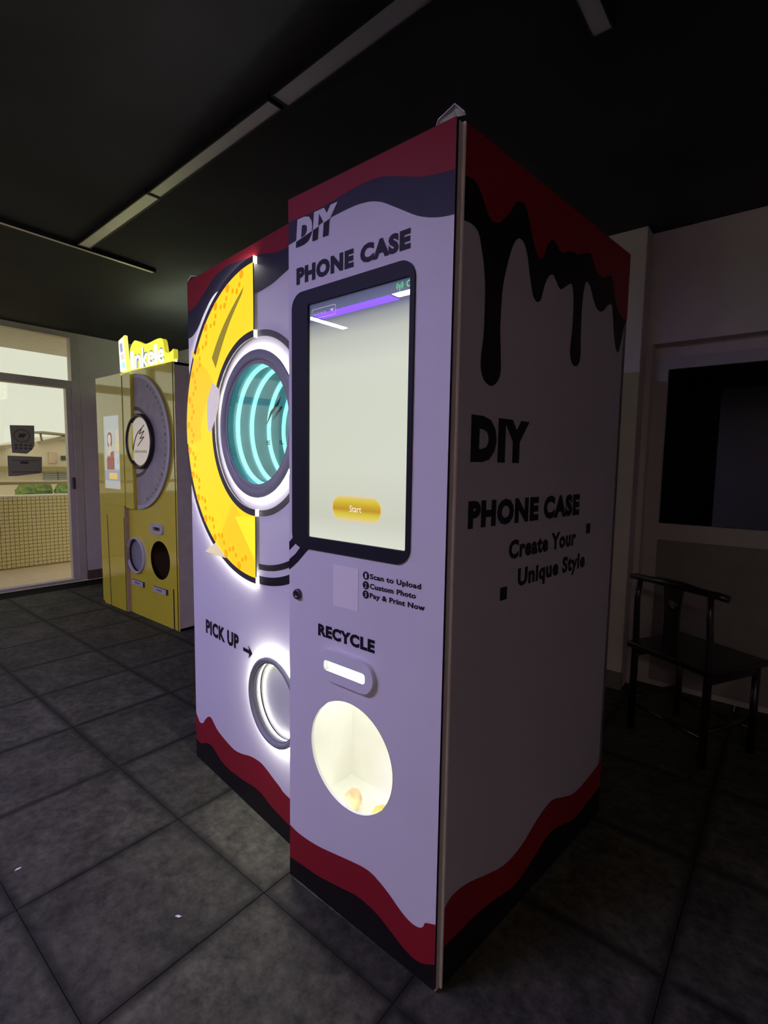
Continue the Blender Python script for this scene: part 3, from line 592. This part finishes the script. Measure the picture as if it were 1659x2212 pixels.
nt.links.new(cr.outputs[0], b.inputs['Emission Color']); b.inputs['Emission Strength'].default_value = 1.0; b.inputs['Base Color'].default_value = (0.02, 0.02, 0.02, 1)
mb = MB(F); mb.flat([rrect(-0.365, -0.191, 1.134, 1.1995, 0.0325, 10)], -0.0037, mat('button_rim', (0.02, 0.02, 0.02), emit=(0.95, 0.66, 0.30), es=0.95)); mb.flat([rrect(-0.362, -0.194, 1.1375, 1.1965, 0.029, 10)], -0.0034, btn)
put_text(mb, 'Start', -0.300, 1.1585, 0.041, 0.0165, mat('white_ui', (0.02, 0.02, 0.02), emit=(1, 0.97, 0.90), es=1.0), -0.0031, bold=0.005); mb.build('start_button', door)
ui = mat('white_ui', (0, 0, 0)); gui = mat('green_ui', (0.02, 0.02, 0.02), emit=(0.10, 0.85, 0.22), es=1.0); pkui = mat('pink_ui', (0.02, 0.02, 0.02), emit=(0.8, 0.55, 0.85), es=0.9)
mb = MB(F)
mb.flat([rrect(-0.447, -0.356, 1.667, 1.6925, 0.005, 4), rrect(-0.4458, -0.3572, 1.6682, 1.6913, 0.0045, 4)], -0.0036, pkui)
mb.flat([[(-0.377, 1.683), (-0.363, 1.683), (-0.370, 1.676)]], -0.0036, pkui)
for k in range(4): mb.flat([rrect(-0.440 + .013 * k, -0.431 + .013 * k, 1.676, 1.682, .002, 2)], -0.0036, mat('dim_ui', (0.02, 0.02, 0.02), emit=(0.35, 0.33, 0.5), es=0.8))
mb.build('menu_box', door); mb = MB(F)
for r in (0.0045, 0.0085):
    for a0 in (-55, 125): mb.flat([ring_sector((-0.146, 1.694), r, r + .0018, a0, a0 + 110, 10)], -0.0036, gui)
mb.flat([circle((-0.146, 1.694), 0.002, 10)], -0.0036, gui); mb.flat([[(-0.147, 1.692), (-0.145, 1.692), (-0.145, 1.680), (-0.147, 1.680)]], -0.0036, gui)
mb.build('signal_icon', door); mb = MB(F); mb.flat([circle((-0.119, 1.694), 0.0075, 20), circle((-0.119, 1.694), 0.0050, 20)], -0.0036, gui)
mb.build('round_icon', door)
mb = MB(F); mb.prism([rrect(*SCR, 0.003, 2)], -0.0022, -0.0010, glass('screen_glass')); mb.build('screen_glass', door)
# blank label, lock
mb = MB(F); mb.prism([[(-0.355, 0.901), (-0.263, 0.901), (-0.263, 1.0125), (-0.355, 1.0125)]], 0.0, 0.001, mat('blank_white_label', (0.97, 0.93, 0.90), 0.6, var=0.01)); tag(mb.build('blank_label', door), 'blank white rectangular label')
mb = MB(F); mb.lathe([(0.0, 0.006), (0.006, 0.006), (0.0085, 0.010), (0.0135, 0.010), (0.0155, 0.006), (0.0155, 0.0)], (-0.498, 0.906), mat('dark_lock_metal', (0.12, 0.12, 0.13), 0.3, metal=0.8), 32); mb.prism([[(-0.4995, 0.900), (-0.4965, 0.900), (-0.4965, 0.912), (-0.4995, 0.912)]], 0.006, 0.0068, black_print); mb.build('lock', door)
# slot
mb = MB(F); pill_o = rrect(-0.398, -0.198, 0.691, 0.777, 0.0425, 12); pill_i = rrect(-0.377, -0.225, 0.7185, 0.7465, 0.009, 5)
mb.prism([pill_o, pill_i], 0.0, 0.014, white_plastic); bm_ = mb.bm
sl = mb.build('slot_bezel', door)
mod = sl.modifiers.new('bev', 'BEVEL'); mod.width = 0.006; mod.segments = 3; mod.limit_method = 'ANGLE'; mod.angle_limit = math.radians(50)
mb = MB(F); mb.flat([rrect(-0.38, -0.222, 0.715, 0.750, 0.009, 5)], -0.0008, mat('slot_backlight', (0.9, 0.9, 0.9), emit=(0.80, 0.82, 0.68), es=1.0))
mb.prism([rrect(-0.378, -0.224, 0.716, 0.7185, 0.001, 1)], -0.006, 0.013, mat('slot_lip_glow', (0.9, 0.9, 0.9), emit=(1, 0.97, 0.85), es=2.2)); mb.build('slot_light', door)
mb = MB(F); mb.lathe([(0.1515, 0.0004), (0.1515, -0.0085)], BC, white_plastic, 56); mb.build('opening_rim', door)
# recycle bin behind round opening
bin_w = mat('white_bin_lining', (0.86, 0.87, 0.82), 0.6, var=0.02)
mb = MB()
x0, x1, z0, z1, yd = -0.47, -0.115, 0.27, 0.685, 0.20
mb.box(x0 - .004, x0, 0.0085, yd, z0, z1, bin_w); mb.box(x1, x1 + .004, 0.0085, yd, z0, z1, bin_w); mb.box(x0, x1, yd, yd + .004, z0, z1, bin_w); mb.box(x0, x1, 0.0085, yd, z0 - .004, z0, bin_w); mb.box(x0, x1, 0.0085, yd, z1, z1 + .004, bin_w)
mb.build('bin_box', door)
mb = MB(); mb.box(x0 + .02, x1 - .02, 0.03, yd - .03, z1 - .008, z1 - .003, mat('bin_lamp', (1, 1, 1), emit=(1.0, 1.0, 0.88), es=3.7)); mb.build('bin_lamp', door)
mb = MB(); mb.box(x0 + .02, x1 - .02, 0.010, 0.014, z0 + .02, z0 + .06, mat('bin_lamp_low', (1, 1, 1), emit=(1.0, 1.0, 0.90), es=2.8)); mb.build('bin_lamp', door)
# things that lie or stick about the near machine
def scrap(name, pts, m, label, cat, th=0.002, loc=(0, 0, 0), rz=0.0):
    mb = MB(); vs = [mb.bm.verts.new(p) for p in pts]
    for f in [(i, i + 1, i + 2) if i % 2 == 0 else (i + 1, i, i + 2) for i in range(len(pts) - 2)]: mb.face([vs[i] for i in f], m)
    o = mb.build(name, keep=True); o.location = loc; o.rotation_euler = (0, 0, rz)
    md = o.modifiers.new('t', 'SOLIDIFY'); md.thickness = th; tag(o, label, cat); return o
wf = mat('white_protective_film', (0.75, 0.74, 0.78), 0.45, var=0.15, scale=30)
scrap('peeling_film', [(-0.062, -0.004, MH + .001), (-0.058, 0.020, MH + .006), (-0.052, -0.008, MH + .012), (-0.04, 0.02, MH + .016), (-0.030, -0.010, MH + .015), (-0.025, 0.02, MH + .018), (-0.006, -0.012, MH + .020), (0.000, 0.018, MH + .010), (0.010, 0.0, MH + .003)], wf, 'crumpled white film sticking up on the near machine\'s top corner beside the door', 'film', loc=(0.0, -0.022, 0.0), rz=-RHO)
ca, sa = math.cos(-RHO), math.sin(-RHO)
scrap('peeling_film', [(-W + .002, 0.0, MH + .001), (-W + .01, 0.02, MH + .008), (-W + .04, -0.004, MH + .012), (-W + .06, 0.02, MH + .010), (-W + .08, 0.0, MH + .002)], wf, 'small white film scrap on the far left top corner of the near machine', 'film', rz=-RHO)
yw = mat('yellow_glow_lump', (0.88, 0.68, 0.15), 0.4, var=0.2, scale=30); ow = mat('orange_glow_lump', (0.88, 0.60, 0.35), 0.4, var=0.2, scale=30)
rootrot = Matrix.Rotation(-RHO, 4, 'Z') @ Matrix.Translation((-0.0023, -0.0261, 0)) @ Matrix.Rotation(AL, 4, 'Z')
def lump(pos, s, m, label):  # added lumps that stand in for the yellow and orange glow in the bin
    mb = MB(); bmesh.ops.create_icosphere(mb.bm, subdivisions=2, radius=1.0)
    for v in mb.bm.verts: v.co = Vector((v.co.x * s[0], v.co.y * s[1], v.co.z * s[2])) * random.uniform(.86, 1.1)
    mb.mi(m); o = mb.build('glow_lump'); o.location = rootrot @ Vector(pos); tag(o, label, 'lump')
lump((-0.21, 0.085, 0.301), (0.062, 0.045, 0.028), yw, 'added yellow wrapper at the bottom of the lit recycle opening')
lump((-0.345, 0.075, 0.305), (0.026, 0.028, 0.031), ow, 'added pale orange wrapper at the lower left of the lit recycle opening')
for k, (x, y, lab) in enumerate(((-0.679, -0.311, 'tiny white paper scrap on the floor in front of the near machine'), (-1.219, -0.546, 'tiny white paper scrap on the floor at the far left of the picture'))):
    mb = MB(); mb.prism([(-.009, -.002), (.004, -.004), (.010, .002), (-.003, .004)], 0.0, 0.0012, mat('white_paper', (0.9, 0.9, 0.88), 0.6), fr=Fr('up')); o = mb.build('paper_scrap'); o.location = (x, y, 0.0006); o.rotation_euler = (0, 0, .5 + k); tag(o, lab, 'paper')

# ------------------------------------------------------------------ the far yellow machine
ym = empty('yellow_machine', (-2.94, 0.952, 0)); tag(ym, 'tall glossy yellow vending machine with round window and lit sign, standing by the window', 'vending machine')
OX, OY = 2.94, -0.952
YF_ = Fr('front', (OX, 0, 0))         # use world x directly, y = 0 is its front
YW0, YW1 = -4.290, -2.940; YC = (-3.530, 1.430)
mb = MB(); g = mat('grey_side_sheet', (0.85, 0.75, 0.62), 0.5)
def yb_(x0, x1, y0, y1, z0, z1, m, b=0): mb.box(x0 + OX, x1 + OX, y0, y1, z0, z1, m, b)
yb_(YW0, YW0 + .02, 0.003, 0.93, 0, MH, g); yb_(YW1 - .02, YW1, 0.003, 0.93, 0, MH, g); yb_(YW0, YW1, .91, .93, 0, MH, g); yb_(YW0, YW1, .003, .93, MH - .02, MH, g); yb_(YW0, YW1, .003, .93, 0.0, .02, g)
mb.build('cabinet', ym)
YP = (-3.606, 0.503); YR = (-3.218, 0.510)
mb = MB(YF_); mb.prism([[(YW0, 0), (YW1, 0), (YW1, MH), (YW0, MH)], circle((-3.44, 1.434), .15), circle(YP, .138, 40), circle(YR, .152, 48), rrect(-3.295, -3.185, .742, .770, .006, 3)], -0.003, 0, yellow_body); yfp = mb.build('front_panel', ym)
mb = MB(YF_)
for (a, b_, z0, z1) in ((-3.030, -3.012, 0.0, .315), (-2.968, -2.956, 0.0, 2.0)): mb.flat([[(a, z0), (b_, z0), (b_, z1), (a, z1)]], 0.0007, brown_line)
mb.build('pinstripes', yfp)
mb = MB(YF_); dm = mat('dusty_grey_film', (0.50, 0.47, 0.44), 0.5, var=0.12, scale=12); dm2 = mat('white_ring_rim', (0.66, 0.64, 0.66), 0.4)
mb.prism([ring_sector(YC, .215, .535, 90, -90, 60)], 0.004, 0.018, dm); hp = mb.build('half_ring', ym)
mb = MB(YF_); mb.flat([ring_sector(YC, .505, .535, 90, -90)], .0188, dm2); mb.flat([ring_sector(YC, .215, .252, 90, -90)], .0188, dm2); mb.flat([ring_sector(YC, .252, .281, 90, -90)], .0188, mat('taupe_band', (0.12, 0.10, 0.095), 0.5)); mb.build('ring_bands', hp)
mb = MB(YF_)
for k in range(22):
    a = 62 - k * 6.2; c_ = (YC[0] + .478 * math.cos(math.radians(a)), YC[1] + .478 * math.sin(math.radians(a))); mb.flat([circle(c_, .010 if k % 3 else .014, 8)], .0188, mat('grey_dot', (0.24, 0.22, 0.21), 0.5))
tag(mb.build('dots', hp), kind='stuff')
YV = (-3.428, 1.434)
mb = MB(YF_); mb.prism([rrect(-3.684, -3.548, .895, 1.975, .012, 4)], .001, .040, yellow_body); mb.build('front_cover', ym)
mb = MB(YF_); mb.lathe([(.190, .004), (.190, .044), (.197, .050), (.209, .050), (.215, .044), (.215, .001), (.19, .001)], YV, mat('dark_brown_bezel', (0.035, 0.028, 0.025), 0.35), 64); yw_ = mb.build('round_window', ym)
mb = MB(YF_); mb.prism([circle(YV, .1905, 56)], .022, .026, mat('cream_disc', (0.62, 0.56, 0.46), 0.5, var=.03, emit=(0.62, 0.55, 0.44), es=0.55)); mb.build('cream_disc', yw_)
mb = MB(YF_); bl = mat('brown_logo_ink', (0.05, 0.03, 0.02), 0.5)
def stroke(pts, r): mb.tube([YF_(p[0] + .063, p[1], .028) for p in spline(pts, 4)], r, bl, 6)
stroke([(-3.617, 1.352), (-3.600, 1.405), (-3.565, 1.468), (-3.520, 1.508), (-3.465, 1.535)], .0035)
for s_ in ([(-3.465, 1.535), (-3.424, 1.560)], [(-3.465, 1.533), (-3.505, 1.492)], [(-3.505, 1.492), (-3.424, 1.515)], [(-3.424, 1.515), (-3.495, 1.455)], [(-3.495, 1.455), (-3.428, 1.470)], [(-3.428, 1.470), (-3.535, 1.400)]): stroke(s_, .0030)
put_text(mb, 'LEDHUANG', -3.535, 1.346, 0.205, 0.020, bl, .0265, bold=.01); mb.build('logo', yw_)
# pick-up ring, recycle hole, slot, name plates
mb = MB(YF_); mb.lathe([(.134, 0), (.134, .014), (.139, .02), (.148, .02), (.153, .014), (.153, 0)], YP, dm2, 56); r1 = mb.build('pick_up_ring', ym)
mb = MB(YF_); mb.prism([circle(YP, .137, 48)], -.022, -.018, mat('blue_grey_flap', (0.34, 0.34, 0.36), 0.4)); mb.build('flap', r1)
mb = MB(); bb = mat('brown_bin', (0.10, 0.055, 0.03), 0.6)
yb_(-3.40, -3.04, .20, .21, .3, .72, bb); yb_(-3.41, -3.40, .003, .2, .3, .72, bb); yb_(-3.04, -3.03, .003, .2, .3, .72, bb); yb_(-3.4, -3.04, .003, .2, .295, .305, black_print); yb_(-3.4, -3.04, .185, .2, .305, .43, black_print); yb_(-3.4, -3.04, .003, .2, .71, .72, bb); mb.build('recycle_bin', ym)
mb = MB(YF_); mb.prism([rrect(-3.340, -3.150, .715, .797, .03, 8), rrect(-3.295, -3.185, .742, .770, .006, 3)], 0, .014, dm2); s1 = mb.build('slot_bezel', ym)
mb = MB(YF_); mb.flat([rrect(-3.31, -3.17, .73, .78, .006, 3)], -.01, bb); mb.build('slot_back', s1)
for (a, b_) in ((-3.680, -3.482), (-3.315, -3.108)):
    mb = MB(YF_); mb.prism([(a, .254), (b_, .254), (b_, .294), (a, .294)], 0, .016, dm2, mside=mat('dark_plate_edge', (0.06, 0.05, 0.09), 0.5)); pl = mb.build('name_plate', ym)
    mb = MB(YF_)
    for k in range(4): mb.flat([rrect(a + .06 + k * .022, a + .076 + k * .022, .268, .282, .003, 2)], .0166, mat('plate_print', (0.12, 0.10, 0.2), 0.5))
    mb.build('plate_print', pl)
# its door: lower slab and proud display housing
YD = Fr('front', (OX, -.035, 0))
mb = MB(); yb_(-4.172, -3.733, -.035, -.001, .004, 1.99, yellow_body, .003); yd_ = mb.build('door', ym)
mb = MB(YD); mb.flat([[(-4.070, .81), (-4.058, .81), (-4.030, .005), (-4.042, .005)]], .0007, brown_line); mb.flat([[(-3.745, .81), (-3.733, .81), (-3.733, .005), (-3.745, .005)]], .0007, brown_line); mb.build('pinstripes', yd_)
mb = MB(); mb.box(-3.7325 + OX, -3.7300 + OX, -.030, -.002, .004, .9, mat('tan_edge', (0.50, 0.38, 0.25), .5)); mb.build('edge_strip', yd_)
YH = Fr('front', (OX - .048, .021, 0))
mb = MB(YH); mb.prism([rrect(-4.118, -3.640, .905, 1.975, .012, 4), rrect(-4.016, -3.714, 1.044, 1.655, .004, 2)], .023, .066, yellow_body); hs_ = mb.build('display_housing', ym)
mb = MB(YH); mb.prism([rrect(-4.02, -3.71, 1.04, 1.66, .004, 2)], .0575, .0600, mat('pale_display', (0.05, 0.05, 0.05), 0.3, emit=(0.42, 0.44, 0.42), es=0.9)); scn = mb.build('screen', hs_)
mb = MB(YH)
def q(pts, col, d=.0608, s=.8, n=''): mb.flat([pts], d, mat('ui_%02d_%02d_%02d' % tuple(int(99 * c) for c in col), (.03, .03, .03), .4, emit=col, es=s))
q(rrect(-4.014, -3.716, 1.046, 1.11, .003, 1), (.50, .50, .48)); q(rrect(-4.014, -3.716, 1.11, 1.20, .003, 1), (.36, .38, .45), .0606)
q(rrect(-3.93, -3.775, 1.125, 1.178, .012, 4), (.85, .58, .18), .0612)
q(rrect(-3.972, -3.818, 1.200, 1.548, .016, 5), (.55, .57, .53)); q(rrect(-3.806, -3.716, 1.215, 1.345, .006, 3), (.55, .60, .62)); q(rrect(-3.806, -3.716, 1.360, 1.43, .006, 3), (.75, .60, .30)); q(rrect(-3.79, -3.73, 1.43, 1.54, .02, 4), (.72, .58, .45))
q(rrect(-3.968, -3.822, 1.204, 1.30, .01, 3) , (.33, .12, .09), .0612); q([(-3.965, 1.29), (-3.945, 1.33), (-3.86, 1.36), (-3.825, 1.36), (-3.825, 1.28)], (.36, .13, .10), .0612)
q([(-3.94, 1.32), (-3.905, 1.315), (-3.875, 1.38), (-3.885, 1.42), (-3.915, 1.42), (-3.92, 1.37)], (.78, .56, .42), .0616)
q(rrect(-3.945, -3.855, 1.39, 1.52, .04, 5), (.22, .15, .11), .0613); q(rrect(-3.932, -3.880, 1.42, 1.50, .024, 5), (.80, .62, .50), .0617)
q(rrect(-3.775, -3.745, 1.25, 1.31, .012, 4), (.62, .45, .40), .0613)
mb.build('screen_picture', scn)
# lit sign on its top
sg = empty('lit_sign', (0, 0, 0)); sg.parent = ym
sy = mat('sign_yellow_face', (.8, .8, .1), emit=(0.86, 1.0, 0.045), es=1.7); swh = mat('sign_white_letters', (1, 1, 1), emit=(0.86, 0.93, 1.0), es=1.35); so = mat('sign_grey_outline', (.2, .2, .2), emit=(0.16, 0.20, 0.18), es=1.0)
sgl = mat('hidden_fill_glow', (1, 1, 1), emit=(0.75, 0.95, 0.75), es=SIGN_S)
top = spline([(-3.615, 2.16), (-3.590, 2.195), (-3.545, 2.222), (-3.506, 2.222), (-3.43, 2.195), (-3.363, 2.176), (-3.28, 2.178), (-3.20, 2.187), (-3.142, 2.188), (-3.105, 2.180), (-3.085, 2.150), (-3.068, 2.085), (-3.040, 2.072), (-3.010, 2.066), (-2.975, 2.075), (-2.945, 2.088)], 4)
board = top + [(-2.945, 2.020), (-3.0, 2.003), (-3.620, 2.003)]
mb = MB(YF_); mb.prism([board], -0.035, 0.0, sy, mside=mat('sign_yellow_side', (.6, .5, .05), emit=(.7, .6, .03), es=.8)); mb.build('sign_board', sg)
mb = MB(YF_); mb.prism([[(p[0], p[1]) for p in [(-3.6, 2.005), (-2.97, 2.005), (-2.97, 2.05), (-3.1, 2.06), (-3.12, 2.15), (-3.55, 2.15)]]], -0.040, -0.036, sgl); mb.build('hidden_fill_plate', sg)  # hidden glowing plate added behind the sign to light its surroundings
def letters(mb, m, d, bold):
    for ch, u, z, wd_l, hh, sl_ in (('I', -3.592, 2.004, .052, .142, .02), ('n', -3.524, 2.004, .105, .148, 0), ('k', -3.405, 2.004, .100, .150, 0), ('e', -3.310, 2.004, .098, .150, 0), ('l', -3.205, 2.004, .040, .150, 0), ('e', -3.155, 2.004, .092, .150, 0)):
        put_text(mb, ch, u, z, wd_l, hh if ch != 'l' and ch != 'k' else hh * .98, m, d, bold=bold)
mb = MB(YF_); letters(mb, so, .006, .13); mb.build('letter_outline', sg)
mb = MB(YF_); letters(mb, swh, .009, .02); mb.build('lettering', sg)
mb = MB(YF_); pc = [(-3.782, 2.255), (-3.672, 2.285), (-3.632, 2.003), (-3.765, 2.003)]
mb.prism([pc], -.01, .014, mat('sign_case_side', (.7, .7, .1), emit=(0.95, 1.0, 0.15), es=1.2)); cs = mb.build('phone_case_picture', sg)
mb = MB(YF_); mb.flat([[(-3.776, 2.250), (-3.692, 2.272), (-3.654, 2.008), (-3.762, 2.008)]], .0150, mat('sign_case_face', (1, 1, 1), emit=(0.85, 0.92, 1.0), es=2.2))
mb.flat([[(-3.765, 2.225), (-3.715, 2.235), (-3.700, 2.165), (-3.745, 2.150)]], .0156, mat('case_grey', (.3, .3, .3), emit=(.40, .42, .55), es=1)); mb.flat([[(-3.755, 2.14), (-3.685, 2.145), (-3.675, 2.10), (-3.75, 2.09)]], .0156, mat('case_peach', (.9, .6, .4), emit=(1, .72, .60), es=1)); mb.flat([[(-3.745, 2.07), (-3.675, 2.085), (-3.665, 2.03), (-3.72, 2.02)]], .0156, mat('case_cyan', (.4, .8, .9), emit=(.50, .90, .95), es=1))
mb.build('case_print', cs)

# ------------------------------------------------------------------ dark wooden chair against the back wall
wood = mat('dark_lacquered_wood', (0.012, 0.007, 0.006), 0.28, var=0.3, scale=12, coat=0.3)
ch = empty('wooden_chair', (0.20, 1.585, 0), math.radians(-27.8)); tag(ch, 'dark wooden chair with a curved yoke top rail and centre splat, seen from behind', 'chair')
hw = 0.182; dp = 0.33; sh = 0.44; bh = 0.755
for s_ in (-1, 1):
    mb = MB(); mb.tube([(s_ * hw, 0.0, 0.0), (s_ * hw, 0, sh), (s_ * hw, -0.004, .56), (s_ * (hw - .004), -0.012, .66), (s_ * (hw - .010), -0.006, bh)], [.017, .016, .015, .014, .013], wood); mb.build('back_post', ch)
    mb = MB(); mb.tube([(s_ * hw, dp, 0.0), (s_ * hw, dp, sh - .02)], .016, wood); mb.build('leg', ch)
    mb = MB(); mb.tube([(s_ * hw, 0, .16), (s_ * hw, dp, .16)], .010, wood); mb.build('stretcher', ch)
    mb = MB(); mb.box(s_ * hw - .008, s_ * hw + .008, .01, dp - .01, sh - .07, sh - .03, wood); mb.build('apron', ch)
for y, z in ((0, .13), (dp, .11)):
    mb = MB(); mb.tube([(-hw, y, z), (hw, y, z)], .010, wood); mb.build('stretcher', ch)
mb = MB(); mb.box(-hw - .03, hw + .03, -0.025, dp + .03, sh - .03, sh, wood, .006); mb.build('seat', ch)
mb = MB(); mb.tube([(-.236, 0.012, bh - .002), (-.20, 0.004, bh + .004), (-.12, -.008, bh + .008), (-.05, -.014, bh + .014), (.05, -.014, bh + .014), (.12, -.008, bh + .008), (.20, .004, bh + .004), (.236, .012, bh - .002)], [.014, .016, .015, .019, .019, .015, .016, .015], wood, 14); mb.build('top_rail', ch)
mb = MB(Fr('front'))
mb.prism([spline([(-.040, sh), (-.036, .55), (-.038, .66), (-.048, bh)]) + spline([(.048, bh), (.038, .66), (.036, .55), (.040, sh)]), circle((0, .672), .020, 24)], -.004, .006, wood); mb.build('splat', ch)
mb = MB(Fr('front')); mb.lathe([(.019, .0), (.026, .004), (.026, .009), (.019, .010)], (0, .672), wood, 24, close=False); mb.build('carved_roundel', ch)
